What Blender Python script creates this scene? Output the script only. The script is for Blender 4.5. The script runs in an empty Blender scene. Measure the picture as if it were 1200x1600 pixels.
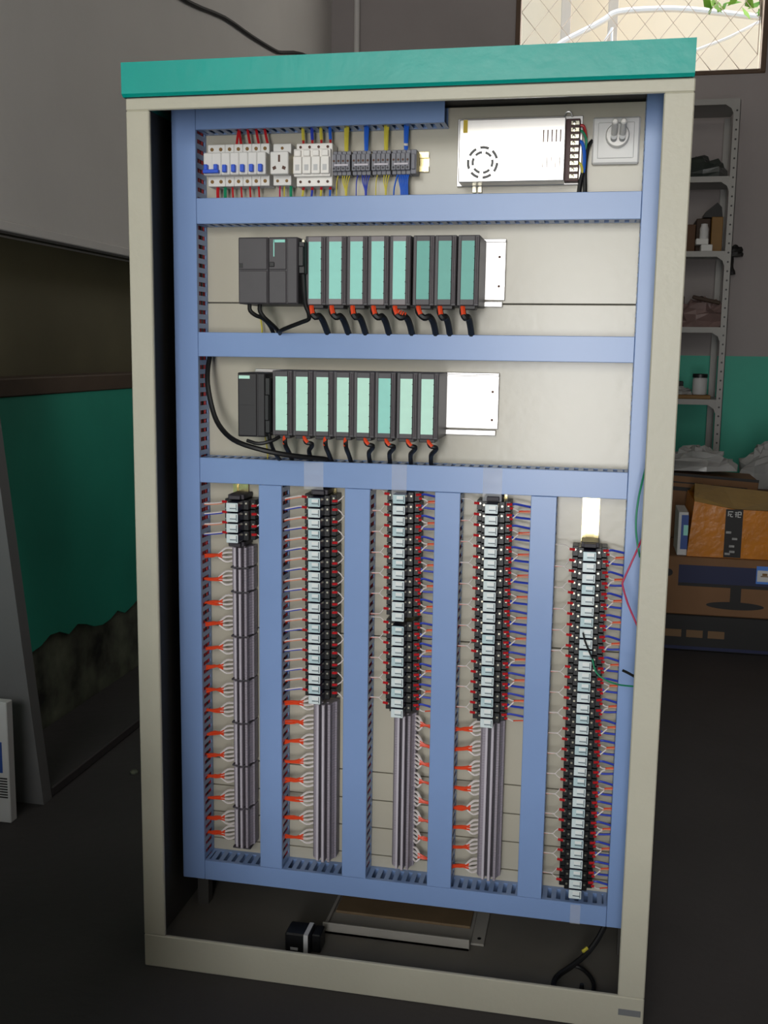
import bpy, math, random
from mathutils import Vector, Matrix
random.seed(7)
C = bpy.context.scene.collection
SC = bpy.context.scene
# ------------------------------------------------------------------ camera
cam = bpy.data.cameras.new('camera'); camo = bpy.data.objects.new('camera', cam); C.objects.link(camo)
PITCH, YAW, ROLL = 0.15181, 0.20075, 0.01393
f_ = Vector((-math.sin(YAW)*math.cos(PITCH), math.cos(YAW)*math.cos(PITCH), -math.sin(PITCH)))
r_ = Vector((math.cos(YAW), math.sin(YAW), 0)); u_ = r_.cross(f_)
r2 = r_*math.cos(ROLL)+u_*math.sin(ROLL); u2 = u_*math.cos(ROLL)-r_*math.sin(ROLL)
M = Matrix((r2, u2, -f_)).transposed().to_4x4(); M.translation = Vector((0.86963, -1.86141, 1.25975))
camo.matrix_world = M
cam.sensor_fit = 'VERTICAL'; cam.sensor_height = 24.0; cam.lens = 24.0*1637.5/1600
cam.clip_start = 0.05
cam.dof.use_dof = False
SC.camera = camo
# ------------------------------------------------------------------ world, light, exposure
SC.view_settings.view_transform = 'Standard'; SC.view_settings.look = 'None'
SC.view_settings.gamma = 1.0; SC.view_settings.use_curve_mapping = False
SC.view_settings.exposure = 0.0
SC.cycles.use_denoising = True
SC.cycles.max_bounces = 8
SC.cycles.sample_clamp_indirect = 6
W = bpy.data.worlds.new('sky'); SC.world = W; W.use_nodes = True
wn = W.node_tree; bg = wn.nodes['Background']
sky = wn.nodes.new('ShaderNodeTexSky'); sky.sky_type = 'NISHITA'
sky.sun_elevation = math.radians(50); sky.sun_rotation = math.radians(100); sky.sun_disc = False
sky.air_density = 1.6; sky.dust_density = 4.0
wn.links.new(sky.outputs[0], bg.inputs[0]); bg.inputs[1].default_value = 0.52

def area(name, loc, rot, sx, sy, power, col):
    l = bpy.data.lights.new(name, 'AREA'); l.shape = 'RECTANGLE'; l.size = sx; l.size_y = sy
    l.energy = power; l.color = col
    o = bpy.data.objects.new(name, l); C.objects.link(o); o.location = loc; o.rotation_euler = rot
    return o
# daylight through the strip window and the doorway in the wall behind the camera
area('window_daylight', (0.30, -5.05, 2.65), (math.radians(90), 0, 0), 2.4, 1.1, 58, (1.0, 0.955, 0.88))
area('doorway_daylight', (0.72, -5.05, 1.03), (math.radians(90), 0, 0), 0.8, 1.96, 104, (0.97, 0.97, 0.98))
# daylight through the window in the back wall
area('back_window_daylight', (1.0, 4.86, 3.26), (math.radians(-90), 0, 0), 1.35, 0.7, 22, (1.0, 0.96, 0.88))

# ------------------------------------------------------------------ materials
def lin(c): return tuple(((x/255)/12.92 if x/255 <= .04045 else ((x/255+.055)/1.055)**2.4) for x in c)
MATS = {}
def mat(name, rgb, rough=.5, metal=0., noise=0., scale=20., bump=0., bscale=None, spec=.5, trans=0., coat=0., rgb2=None, aniso=0., ior=None):
    m = bpy.data.materials.new(name); m.use_nodes = True; nt = m.node_tree; b = nt.nodes['Principled BSDF']
    c = lin(rgb)+(1,)
    b.inputs['Base Color'].default_value = c; b.inputs['Roughness'].default_value = rough
    b.inputs['Metallic'].default_value = metal; b.inputs['Specular IOR Level'].default_value = spec
    b.inputs['Transmission Weight'].default_value = trans; b.inputs['Coat Weight'].default_value = coat
    if ior: b.inputs['IOR'].default_value = ior
    tc = nt.nodes.new('ShaderNodeTexCoord')
    if noise or rgb2:
        n = nt.nodes.new('ShaderNodeTexNoise'); n.inputs['Scale'].default_value = scale; n.inputs['Detail'].default_value = 5
        r = nt.nodes.new('ShaderNodeValToRGB'); r.color_ramp.elements[0].position = .3; r.color_ramp.elements[1].position = .7
        if rgb2: r.color_ramp.elements[0].color = lin(rgb2)+(1,)
        else: r.color_ramp.elements[0].color = tuple(max(0, x*(1-noise)) for x in c[:3])+(1,)
        r.color_ramp.elements[1].color = c
        nt.links.new(tc.outputs['Object'], n.inputs['Vector']); nt.links.new(n.outputs['Fac'], r.inputs['Fac'])
        nt.links.new(r.outputs['Color'], b.inputs['Base Color'])
    if bump:
        n2 = nt.nodes.new('ShaderNodeTexNoise'); n2.inputs['Scale'].default_value = bscale or scale*4; n2.inputs['Detail'].default_value = 4
        bp = nt.nodes.new('ShaderNodeBump'); bp.inputs['Strength'].default_value = bump; bp.inputs['Distance'].default_value = .01
        nt.links.new(tc.outputs['Object'], n2.inputs['Vector']); nt.links.new(n2.outputs['Fac'], bp.inputs['Height'])
        nt.links.new(bp.outputs['Normal'], b.inputs['Normal'])
    MATS[name] = m
    return m
mat('cream_paint', (190,186,168), .42, noise=.06, scale=6, bump=.05, bscale=90)
mat('teal_paint', (0,168,156), .34, noise=.14, scale=5, bump=.06, bscale=40)
mat('dark_steel', (72,70,66), .6, noise=.2, scale=8)
mat('inner_steel', (110,106,98), .6, noise=.15, scale=8)
mat('tray_steel', (150,146,138), .5, noise=.15, scale=8)
mat('plate_paint', (187,181,164), .26, noise=.05, scale=5, bump=.02, bscale=60)
mat('duct_plastic', (132,160,208), .30, noise=.04, scale=7)
mat('duct_dark', (96,118,160), .5, noise=.05, scale=7)
mat('plc_grey', (74,71,74), .5, noise=.08, scale=40)
mat('plc_dark', (40,38,40), .5, noise=.08, scale=40)
mat('plc_ridge', (84,76,80), .5, noise=.15, scale=80)
mat('plc_light', (128,122,124), .5)
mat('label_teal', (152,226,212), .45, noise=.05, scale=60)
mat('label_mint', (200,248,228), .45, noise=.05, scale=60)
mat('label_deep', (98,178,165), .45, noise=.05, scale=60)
mat('black_plastic', (18,18,20), .4)
mat('black_rubber', (13,13,14), .55)
mat('navy_plastic', (26,28,52), .22)
mat('relay_face', (220,232,233), .16, coat=.5)
mat('relay_face_old', (192,216,220), .16, coat=.5)
mat('relay_coil', (232,236,234), .3)
mat('relay_mark', (46,62,72), .4)
mat('aluminium', (225,222,218), .38, metal=.85, noise=.03, scale=30)
mat('psu_metal', (232,228,222), .33, metal=.80, noise=.03, scale=30)
mat('zinc_yellow', (236,218,160), .24, metal=.85, noise=.2, scale=20)
mat('screw_metal', (205,200,180), .3, metal=.9)
mat('white_plastic', (222,220,216), .35)
mat('bright_plastic', (238,234,228), .35)
mat('grey_plastic', (122,122,130), .5, noise=.06, scale=60)
mat('terminal_grey', (152,144,154), .5)
mat('terminal_dark', (58,54,60), .6)
mat('terminal_light', (196,190,198), .45)
mat('blue_handle', (30,84,210), .35)
mat('socket_hole', (84,50,36), .6)
mat('red_wire', (190,26,34), .45)
mat('deepred_wire', (186,34,38), .5)
mat('orange_wire', (228,74,36), .45)
mat('peach_wire', (226,150,118), .5)
mat('white_wire', (226,218,214), .45)
mat('blue_wire', (44,66,180), .45)
mat('bright_blue_wire', (40,100,205), .4)
mat('yellow_wire', (206,192,70), .45)
mat('green_wire', (24,138,96), .45)
mat('pink_wire', (188,40,84), .45)
mat('psu_terminal', (66,24,20), .5)
mat('yellow_sticker', (208,178,30), .5)
mat('tape_clear', (240,242,246), .10)
MATS['tape_clear'].node_tree.nodes['Principled BSDF'].inputs['Alpha'].default_value = .30
mat('tape_grey', (120,122,124), .45)
mat('wall_white', (212,209,206), .85, noise=.10, scale=1.6, bump=.10, bscale=25)
mat('wall_grey', (158,151,150), .85, noise=.12, scale=2.0, bump=.12, bscale=25)
mat('wall_teal', (52,176,150), .55, noise=.22, scale=2.4, bump=.10, bscale=20)
mat('wall_damp', (128,134,114), .9, rgb2=(34,34,30), scale=7, bump=.4, bscale=14)
mat('olive_board', (104,98,72), .7, noise=.15, scale=4)
mat('sill_wood', (92,74,60), .7, noise=.2, scale=10)
mat('concrete', (66,62,62), .75, noise=.25, scale=2.2, bump=.15, bscale=30)
mat('ceiling_paint', (150,148,142), .9, noise=.08, scale=2)
mat('grey_board', (112,112,112), .5, noise=.12, scale=2)
mat('window_wood', (92,70,52), .6, noise=.2, scale=12)
mat('wire_steel', (150,138,124), .5, metal=.5)
mat('pale_post', (196,186,172), .8)
mat('outside_wall', (238,224,198), .9, noise=.06, scale=2)
mat('outside_ground', (226,218,200), .9, noise=.1, scale=2)
mat('outside_white', (254,254,252), .6)
mat('leaf', (120,176,50), .6, noise=.3, scale=10)
mat('shelf_grey', (150,148,144), .45, noise=.06, scale=12)
mat('kraft', (128,92,60), .75, noise=.10, scale=8)
mat('kraft_dark', (86,58,36), .75, noise=.10, scale=8)
mat('parcel_tape', (204,124,10), .28, noise=.18, scale=9, bump=.25, bscale=22)
mat('parcel_top', (176,140,70), .35, noise=.2, scale=9, bump=.25, bscale=22)
mat('brown_board', (112,92,66), .7, noise=.2, scale=20)
mat('box_black', (22,20,19), .6, noise=.1, scale=8)
mat('print_navy', (24,32,72), .6)
mat('print_black', (20,17,16), .6)
mat('print_kraft', (120,92,62), .7)
mat('book_blue', (40,76,150), .5)
mat('paper_white', (208,208,206), .6)
mat('print_blue', (70,130,220), .5)
mat('film', (170,170,168), .3, noise=.25, scale=9, bump=.6, bscale=14)
mat('dark_bag', (56,62,58), .4, noise=.3, scale=9, bump=.6, bscale=14)
mat('pink_bag', (134,110,106), .5, noise=.35, scale=9, bump=.6, bscale=14)
mat('brown_dark', (60,42,28), .7, noise=.15, scale=9)
mat('ochre_box', (128,92,34), .6, noise=.15, scale=9)
mat('label_grey', (196,196,196), .5)
def glassmat():
    m = bpy.data.materials.new('window_glass'); m.use_nodes = True; nt = m.node_tree
    b = nt.nodes['Principled BSDF']; b.inputs['Transmission Weight'].default_value = 1; b.inputs['Roughness'].default_value = .02
    b.inputs['IOR'].default_value = 1.1; MATS['window_glass'] = m
glassmat()

# ------------------------------------------------------------------ mesh builder
class MB:
    def __init__(s): s.v = []; s.f = []; s.mi = []; s.cur = 0
    def add(s, vs, fs):
        n = len(s.v); s.v += [tuple(p) for p in vs]
        for q in fs: s.f.append([n+i for i in q]); s.mi.append(s.cur)
        return s
    def box(s, x0, x1, y0, y1, z0, z1, b=0.):
        if x0 > x1: x0, x1 = x1, x0
        if y0 > y1: y0, y1 = y1, y0
        if z0 > z1: z0, z1 = z1, z0
        if b <= 0:
            vs = [(x, y, z) for x in (x0, x1) for y in (y0, y1) for z in (z0, z1)]
            return s.add(vs, [(0,1,3,2),(4,6,7,5),(0,4,5,1),(2,3,7,6),(0,2,6,4),(1,5,7,3)])
        b = min(b, .49*min(x1-x0, y1-y0, z1-z0))
        vs = []; idx = {}
        for sx in (0, 1):
            for sy in (0, 1):
                for sz in (0, 1):
                    for a in range(3):
                        i = lambda k, sg, lo, hi: (hi if sg else lo) if a == k else ((hi-b) if sg else (lo+b))
                        idx[sx, sy, sz, a] = len(vs); vs.append((i(0, sx, x0, x1), i(1, sy, y0, y1), i(2, sz, z0, z1)))
        fs = []
        for a in range(3):
            o1, o2 = [k for k in range(3) if k != a]
            for sg in (0, 1):
                q = []
                for s1, s2 in ((0,0),(1,0),(1,1),(0,1)):
                    k = [0,0,0]; k[a] = sg; k[o1] = s1; k[o2] = s2; q.append(idx[k[0],k[1],k[2],a])
                flip = (sg == 1) ^ (a == 1)
                fs.append(q if flip else q[::-1])
        for a in range(3):
            o1, o2 = [k for k in range(3) if k != a]
            for s1 in (0, 1):
                for s2 in (0, 1):
                    def g(sa, pl):
                        k = [0,0,0]; k[a] = sa; k[o1] = s1; k[o2] = s2; return idx[k[0],k[1],k[2],pl]
                    fs.append([g(0,o1), g(1,o1), g(1,o2), g(0,o2)])
        for sx in (0,1):
            for sy in (0,1):
                for sz in (0,1): fs.append([idx[sx,sy,sz,a] for a in range(3)])
        return s.add(vs, fs)
    def tube(s, pts, r, n=6, smooth=3, caps=True):
        P = [Vector(p) for p in pts]
        if smooth > 1 and len(P) > 2:
            Q = []
            E_ = [P[0]*2-P[1]]+P+[P[-1]*2-P[-2]]
            for i in range(1, len(E_)-2):
                a, b, c, d = E_[i-1:i+3]
                for k in range(smooth):
                    t = k/smooth
                    Q.append(.5*((2*b)+(c-a)*t+(2*a-5*b+4*c-d)*t*t+(3*b-a-3*c+d)*t**3))
            Q.append(P[-1]); P = Q
        rad = r if isinstance(r, (list, tuple)) else [r]*len(P)
        if len(rad) != len(P): rad = [rad[min(len(rad)-1, int(i*len(rad)/len(P)))] for i in range(len(P))]
        up = None; vs = []
        for i, p in enumerate(P):
            d = (P[min(i+1, len(P)-1)]-P[max(i-1, 0)])
            d = d.normalized() if d.length > 1e-9 else Vector((0,0,1))
            if up is None: up = d.orthogonal().normalized()
            else:
                up = up-d*up.dot(d); up = up.normalized() if up.length > 1e-6 else d.orthogonal().normalized()
            w = d.cross(up)
            for k in range(n):
                a = 2*math.pi*k/n; vs.append(p+(up*math.cos(a)+w*math.sin(a))*rad[i])
        fs = []
        for i in range(len(P)-1):
            for k in range(n):
                k2 = (k+1) % n; fs.append((i*n+k, i*n+k2, (i+1)*n+k2, (i+1)*n+k))
        if caps: fs += [tuple(range(n))[::-1], tuple((len(P)-1)*n+k for k in range(n))]
        return s.add(vs, fs)
    def disc(s, c, ax, r, h, n=12):
        c = Vector(c); d = Vector(ax).normalized()
        return s.tube([c, c+d*h], r, n, 1)
    def lathe(s, c, ax, prof, n=20):
        c = Vector(c); d = Vector(ax).normalized(); u = d.orthogonal().normalized(); w = d.cross(u); vs = []
        for r, h in prof:
            for k in range(n):
                a = 2*math.pi*k/n; vs.append(c+d*h+(u*math.cos(a)+w*math.sin(a))*max(r, 1e-5))
        fs = [(i*n+k, i*n+(k+1) % n, (i+1)*n+(k+1) % n, (i+1)*n+k) for i in range(len(prof)-1) for k in range(n)]
        fs += [tuple(range(n))[::-1], tuple((len(prof)-1)*n+k for k in range(n))]
        return s.add(vs, fs)
    def prism(s, poly, axis, a0, a1):
        # poly: 2D outline in the two other axes, extruded along axis
        n = len(poly); vs = []
        for a in (a0, a1):
            for p in poly:
                q = list(p); q.insert(axis, a); vs.append(q)
        return s.add(vs, [tuple(range(n)), tuple(range(n, 2*n))[::-1]]+[(i, i+n, (i+1) % n+n, (i+1) % n) for i in range(n)])
    def quad(s, vs): return s.add(vs, [tuple(range(len(vs)))])
    def build(s, name, material, parent=None, smooth=False, kind=None, label=None):
        org = Vector((0,0,0))
        if parent is not None:
            t = parent
            while t.parent is not None: t = t.parent
            org = Vector(t['_o'])
        else:
            xs, ys, zs = zip(*s.v); org = Vector(((min(xs)+max(xs))/2, (min(ys)+max(ys))/2, min(zs)))
        me = bpy.data.meshes.new(name); me.from_pydata([Vector(p)-org for p in s.v], [], s.f)
        ms = material if isinstance(material, (list, tuple)) else [material]
        for m in ms: me.materials.append(MATS[m])
        if len(ms) > 1: me.polygons.foreach_set('material_index', s.mi)
        import bmesh
        bm = bmesh.new(); bm.from_mesh(me); bmesh.ops.recalc_face_normals(bm, faces=bm.faces); bm.to_mesh(me); bm.free()
        if smooth:
            me.polygons.foreach_set('use_smooth', [True]*len(me.polygons))
            me.set_sharp_from_angle(angle=math.radians(40))
        me.update()
        o = bpy.data.objects.new(name, me); C.objects.link(o)
        if parent is None: o.location = org; o['_o'] = tuple(org)
        else: o.parent = parent
        if kind: o['kind'] = kind
        if label: o['label'] = label
        return o
def thing(name, label, cat, loc, group=None):
    o = bpy.data.objects.new(name, None); C.objects.link(o); o.location = loc; o.empty_display_size = .01
    o['_o'] = tuple(loc); o['label'] = label; o['category'] = cat
    if group: o['group'] = group
    return o
def tag(o, label, cat, group=None):
    o['label'] = label; o['category'] = cat
    if group: o['group'] = group
    return o
def struct(o): o['kind'] = 'structure'; return o
def dup(root, loc, label):
    r = root.copy(); C.objects.link(r); r.location = loc; r['label'] = label; r['_o'] = tuple(loc)
    for ch in [o for o in KIDS[root.name]]:
        c = ch.copy(); C.objects.link(c); c.parent = r
    return r
KIDS = {}
ORD = ['', 'first','second','third','fourth','fifth','sixth','seventh','eighth','ninth','tenth','eleventh','twelfth','thirteenth','fourteenth','fifteenth','sixteenth','seventeenth','eighteenth','nineteenth','twentieth']
def ordn(i):
    if i <= 20: return ORD[i]
    t = ['', '', 'twenty', 'thirty'][i//10]
    return (t+'-'+ORD[i % 10]) if i % 10 else 'thirtieth'
def rnd(a): return random.uniform(-a, a)

# ------------------------------------------------------------------ room shell
XL, XR, YB, YF, ZC = -.86, 3.4, 4.8, -5.0, 4.0
fl = struct(MB().box(XL-.6, XR+.2, YF-.2, YB+.2, -.1, 0).build('floor', 'concrete'))
ce = struct(MB().box(XL-.6, XR+.2, YF-.2, YB+.2, ZC, ZC+.1).build('ceiling', 'ceiling_paint'))
# left wall: painted dado, a boarded recess above it, whitewashed upper part
def jag(y): return .315-.06*(y-1.1)*(1 if y > 0 else .3)+.014*math.sin(y*11)+.012*math.sin(y*27+1)+.007*math.sin(y*61)
wl = struct(MB().box(XL-.25, XL, YF, YB, 1.60, ZC).build('wall_left', 'wall_white'))
ys = [YF+i*(YB-YF)/160 for i in range(161)]
d = MB(); e = MB()
pz = [(y, jag(y)) for y in ys]
d.prism([(YF, 1.11)]+pz+[(YB, 1.11)], 0, XL-.25, XL)
e.prism([(YF, 0)]+[(y, z) for y, z in pz]+[(YB, 0)], 0, XL-.25, XL-.012)
o = d.build('teal_dado', 'wall_teal', wl); o = e.build('damp_base', 'wall_damp', wl)
o = MB().box(XL-.25, XL-.14, YF, YB, 1.11, 1.60).build('recess_board', 'olive_board', wl)
o = MB().box(XL-.14, XL+.006, YF, 3.2, 1.11, 1.166, .004).build('sill', 'sill_wood', wl)
o = MB().box(XL-.14, XL, 3.2, YB, 1.11, 1.60).build('recess_end', 'wall_white', wl)
o = MB().box(XL-.03, XL+.008, YF, 3.2, 1.593, 1.622, .003).build('lintel_strip', 'wall_white', wl)
o = MB().box(XL-.03, XL+.004, YF, 3.2, 1.586, 1.5925).build('lintel_gap', 'box_black', wl)
o = MB().box(XL, -.598, .705, 4.6, 0, .03, .004).build('floor_ledge', 'concrete', wl)
# back wall with window opening
wx0, wx1, wz0, wz1 = .278, 1.72, 2.882, 3.55
wb = struct(MB().box(XL-.25, wx0, YB, YB+.24, 0, ZC).box(wx1, XR+.2, YB, YB+.24, 0, ZC).box(wx0, wx1, YB, YB+.24, 0, wz0).box(wx0, wx1, YB, YB+.24, wz1, ZC).build('wall_back', 'wall_grey'))
MB().box(XL, XR, YB-.004, YB+.0, 0, 1.262).build('teal_dado', 'wall_teal', wb)
struct(MB().box(XR, XR+.2, YF, YB, 0, ZC).build('wall_right', 'wall_grey'))
# front wall, behind the camera, with its window and doorway openings
g = MB()
g.box(XL-.25, -.9, YF-.2, YF, 0, ZC).box(1.5, XR+.2, YF-.2, YF, 0, ZC).box(-.9, 1.5, YF-.2, YF, 3.2, ZC).box(-.9, .32, YF-.2, YF, 0, 2.1).box(1.12, 1.5, YF-.2, YF, 0, 2.1).box(.32, 1.12, YF-.2, YF, 2.01, 2.1)
struct(g.build('wall_front', 'wall_grey'))
# unseen low blocker, added to shade the cabinet's bottom and lower left
struct(MB().box(XL, .25, -1.18, -1.08, 0, .74).box(.25, 2.2, -1.18, -1.08, 0, .30).build('light_blocker', 'wall_grey'))
# corner pipe, sagging cable on the left wall
tag(MB().tube([(-.694, YB-.02, 0), (-.694, YB-.02, ZC)], .018, 10, 1).build('corner_pipe', 'wall_white', smooth=True), 'thin whitewashed vertical pipe in the corner of the back wall', 'pipe')
cp = [(2.0, 2.64), (2.42, 2.66), (2.85, 2.725), (3.22, 2.75), (3.6, 2.785), (3.74, 2.812), (4.1, 2.90), (4.7, 2.98)]
tag(MB().tube([(XL+.01, y, z) for y, z in cp], .010, 6).build('wall_cable', 'black_rubber', smooth=True), 'thin dark cable sagging across the upper left wall', 'cable')
# window
w1 = struct(MB().box(wx0, wx0+.03, YB-.015, YB+.06, wz0, wz1, .003).box(wx1-.03, wx1, YB-.015, YB+.06, wz0, wz1, .003).box(wx0, wx1, YB-.01, YB+.06, wz0-.005, wz0+.02, .003).box(wx0, wx1, YB-.01, YB+.06, wz1-.03, wz1, .003).build('window_1', 'window_wood'))
MB().box(wx0+.03, wx1-.03, YB+.10, YB+.104, wz0+.02, wz1-.03).build('pane', 'window_glass', w1)
gr = MB(); pw, ph = .0805, .098
for i in range(int((wx1-wx0-.06)/pw)+1):
    pts = []
    for k in range(8):
        x = wx0+.03+pw*(i+((k+i) % 2))
        z = wz0+.012+ph*k
        if x < wx1-.025 and z < wz1-.02: pts.append((x, YB+.045+(.003 if k % 2 else -.003), z))
    if len(pts) > 2: gr.tube(pts, .0026, 5, 1)
gr.build('wire_grille', 'wire_steel', w1, kind='stuff')
# outside, seen through the window
struct(MB().box(-4, 6, 7.6, 7.8, 0, 5.2).build('wall_yard', 'outside_wall'))
struct(MB().box(-8, 10, YB+.24, 12, -.15, -.02).box(-8, 10, -14, YF-.2, -.15, -.02).build('ground_yard', 'outside_ground'))
def far(x, z, Y, y0=5.1):       # same sight, standing further out in the yard
    k = (Y+1.86141)/(y0+1.86141); return (.86963+(x-.86963)*k, Y, 1.25975+(z-1.25975)*k)
for x in (.54, .845):
    a = .86963+(x-.86963)*1.22
    tag(MB().box(a-.04, a+.04, 7.2, 7.3, -.02, 5.0, .004).build('yard_post', 'pale_post'), 'pale grey upright post outside, %s of the two behind the window grille' % ('first' if x < .7 else 'second'), 'post')
pp = tag(MB().tube([far(x, z, 6.6) for x, z in ((.50, 3.13), (.55, 3.18), (.721, 3.259), (.80, 3.30), (.871, 3.338), (1.07, 3.345), (1.288, 3.333), (1.606, 3.285), (1.78, 3.26))], .024, 8).build('pale_pipe', 'outside_white', smooth=True), 'pale bent pipe crossing outside behind the window grille', 'pipe')
tag(MB().tube([far(x, z, 6.75) for x, z in ((1.30, 3.08), (1.40, 3.115), (1.54, 3.164), (1.78, 3.28))], .012, 6).build('slanting_cable', 'outside_white', smooth=True), 'thin pale cable slanting outside the right end of the window', 'cable')
MB().tube([far(x, z, 6.6) for x, z in ((.72, 3.06), (.80, 3.17), (.84, 3.24))], .010, 6).tube([far(x, z, 6.6) for x, z in ((.86, 3.06), (.845, 3.16), (.842, 3.25))], .010, 6).build('pale_tie', 'outside_white', pp, smooth=True, label='thin forked pale ties hanging from the pipe')
lf = MB()
for i in range(70):
    c = Vector((1.8+rnd(.35), 6.0+rnd(.3), 3.72+rnd(.14))); a = Vector((rnd(1), rnd(1), rnd(1))).normalized()*.06; b = a.orthogonal().normalized()*.028
    lf.quad([c-a, c+b, c+a, c-b])
lt = thing('leafy_tree', 'bright green leafy branches outside the top right of the window', 'tree', (1.95, 6.0, -.02))
lf.build('leaves', 'leaf', lt, kind='stuff')
MB().tube([(2.05, 6.1, -.02), (2.0, 6.05, 1.8), (1.9, 6.0, 3.0), (1.8, 6.0, 3.75)], [.06, .04, .02, .012], 8).build('trunk', 'sill_wood', lt, smooth=True)

# ------------------------------------------------------------------ cabinet
cab = thing('control_cabinet', 'tall cream steel control cabinet with teal top, standing open on the floor', 'cabinet', (.5, .27, 0))
DP, DF = .21, .15                      # mounting plate and duct-front planes
CD = .55
FT = .009
MB().box(0, .0452, 0, FT, .07, 1.687, .002).build('frame_post', 'cream_paint', cab)
MB().box(.9512, 1, 0, FT, .07, 1.687, .002).build('frame_post', 'cream_paint', cab)
MB().box(0, 1, 0, FT, 1.687, 1.709, .002).build('top_rail', 'cream_paint', cab)
MB().box(0, 1, 0, FT, 0, .07, .002).build('bottom_rail', 'cream_paint', cab)
MB().box(.003, .030, FT, FT+.02, .02, 1.70).box(.970, .997, FT, FT+.02, .02, 1.70).build('inner_stile', 'dark_steel', cab)
MB().box(.001, .994, -.0035, CD, 1.7245, 1.729).build('roof_panel', 'dark_steel', cab)
CX = .9975
MB().box(-.0004, CX-.002, -.0040, CD+.0097, 1.7655, 1.768).prism([(-.0108, 1.768), (-.0108, 1.7140), (-.0050, 1.7092), (-.0040, 1.7092), (-.0040, 1.768)], 0, -.0024, CX).box(-.0024, CX, CD+.0097, CD+.012, 1.7092, 1.768).box(-.0024, -.0004, -.0040, CD+.0097, 1.7092, 1.768).box(CX-.002, CX, -.0040, CD+.0097, 1.7092, 1.768).build('top_cap', 'teal_paint', cab)
MB().box(0, .003, FT, CD, 0, 1.709).build('side_panel', 'dark_steel', cab)
MB().box(.997, 1, FT, CD, 0, 1.709).build('side_panel', 'dark_steel', cab)
MB().box(.003, .997, CD-.003, CD, 0, 1.709).build('back_panel', 'dark_steel', cab)
MB().box(.003, .997, FT, CD-.003, .008, .02).build('floor_pan', 'inner_steel', cab)
for x in (.028, .955):
    MB().box(x, x+.025, .225, .25, .02, 1.705).build('plate_upright', 'dark_steel', cab)
seams = [.112, .190, .252, .314, .377, .675, 1.354, 1.722]
for a, b in zip(seams[:-1], seams[1:]):
    MB().box(.022, .980, DP, DP+.012, a+.0011, b-.0011, .001).build('mounting_panel', 'plate_paint', cab)
MB().box(.03, .97, DP+.010, DP+.014, .112, 1.722).build('mounting_backer', 'dark_steel', cab)
tag(MB().box(.9535, .9945, -.0012, .0002, .033, .0455, .0004).build('grey_tape', 'tape_grey'), 'grey tape strip on the lower right corner of the cabinet frame', 'tape')

# ------------------------------------------------------------------ slotted wiring ducts
def duct(x0, x1, z0, z1, vertical, label, sides=(1, 1), red=0, name='wiring_duct', ov=False):
    t = thing(name, label, 'wiring duct', ((x0+x1)/2, DP, z0), 'slotted blue-grey wiring ducts')
    yb, yf = DP-.0006, DF+.003
    th = .0018
    cv = MB().box(x0, x1, DF, DF+.003, z0, z1, .0009)
    cv.build('cover', 'duct_plastic', t)
    MB().box(x0+th, x1-th, yb-.0012, yb, z0+th, z1-th).build('back', 'duct_plastic', t)
    pitch, slot = .0183, .0085
    for sd in (0, 1):
        if not sides[sd]: continue
        m = MB()
        L0, L1 = (z0, z1) if vertical else (x0, x1)
        s0 = ((x0, x0+th) if sd == 0 else (x1-th, x1)) if vertical else ((z0, z0+th) if sd == 0 else (z1-th, z1))
        def strip(a, b, y0, y1):
            if vertical: m.box(s0[0], s0[1], y0, y1, a, b)
            else: m.box(a, b, y0, y1, s0[0], s0[1])
        strip(L0, L1, yf, yf+.007); strip(L0, L1, yb-.010, yb)
        n = int((L1-L0)/pitch); off = ((L1-L0)-n*pitch)/2
        strip(L0, L0+off+.001, yf+.007, yb-.010); strip(L1-off-.001, L1, yf+.007, yb-.010)
        for i in range(n):
            a = L0+off+i*pitch+slot/2; b = a+pitch-slot
            strip(a, b, yf+.007, yb-.010)
        m.build('slotted_side', 'duct_plastic', t)
    if red:
        wb_ = MB(); wb_.cur = 0
        for k in range(red):
            wb_.cur = 1 if k % 4 == 3 else 0
            if vertical:
                xx = x1-.0050-.0045*(k//6); yy = DF+.013+.0068*(k % 6)
                pts = [(xx+rnd(.0012), yy+rnd(.003), z) for z in [z0+.01+(z1-z0-.02)*i/14 for i in range(15)]]
            else:
                zz = z0+.007+.004*(k % 3); yy = DF+.014+.012*(k//3)
                pts = [(x, yy+rnd(.004), zz+rnd(.003)) for x in [x0+.01+(x1-x0-.02)*i/14 for i in range(15)]]
            wb_.tube(pts, .0029, 5, 2)
        wb_.build('wire_bundle', ['deepred_wire', 'black_rubber'], t, kind='stuff', label='dark red and black wires inside the duct')
    return t
A0, A1, B0, B1 = .025, .0743, .9282, .977
duct(A0, A1, .1215, 1.722, True, 'upright slotted wiring duct along the left side of the mounting plate', (0, 1), red=12)
duct(B0, B1, .1215, 1.722, True, 'upright slotted wiring duct along the right side of the mounting plate', (1, 0), red=2)
duct(A1+.0006, .5645, 1.682, 1.722, False, 'short horizontal wiring duct at the very top above the breakers', (1, 0))
duct(A1+.0006, B0-.0006, 1.5039, 1.553, False, 'horizontal wiring duct between the breakers and the upper controller rack', (1, 1), red=2)
duct(A1+.0006, B0-.0006, 1.2454, 1.2934, False, 'horizontal wiring duct between the upper and lower controller racks', (1, 1))
duct(A1+.0006, B0-.0006, .9902, 1.0413, False, 'horizontal wiring duct under the lower controller rack, above the relay columns', (0, 1))
duct(A1+.0006, B0-.0006, .1215, .1647, False, 'horizontal wiring duct closing the bottom of the relay columns', (0, 1))
VD = [(.2006, .2488), (.3801, .4316), (.5617, .6117), (.7484, .7972)]
for i, (a, b) in enumerate(VD):
    duct(a, b, .1653, .9896, True, '%s of the four inner upright wiring ducts, counted from the left' % ORD[i+1], (1, 1), red=6)
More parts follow.
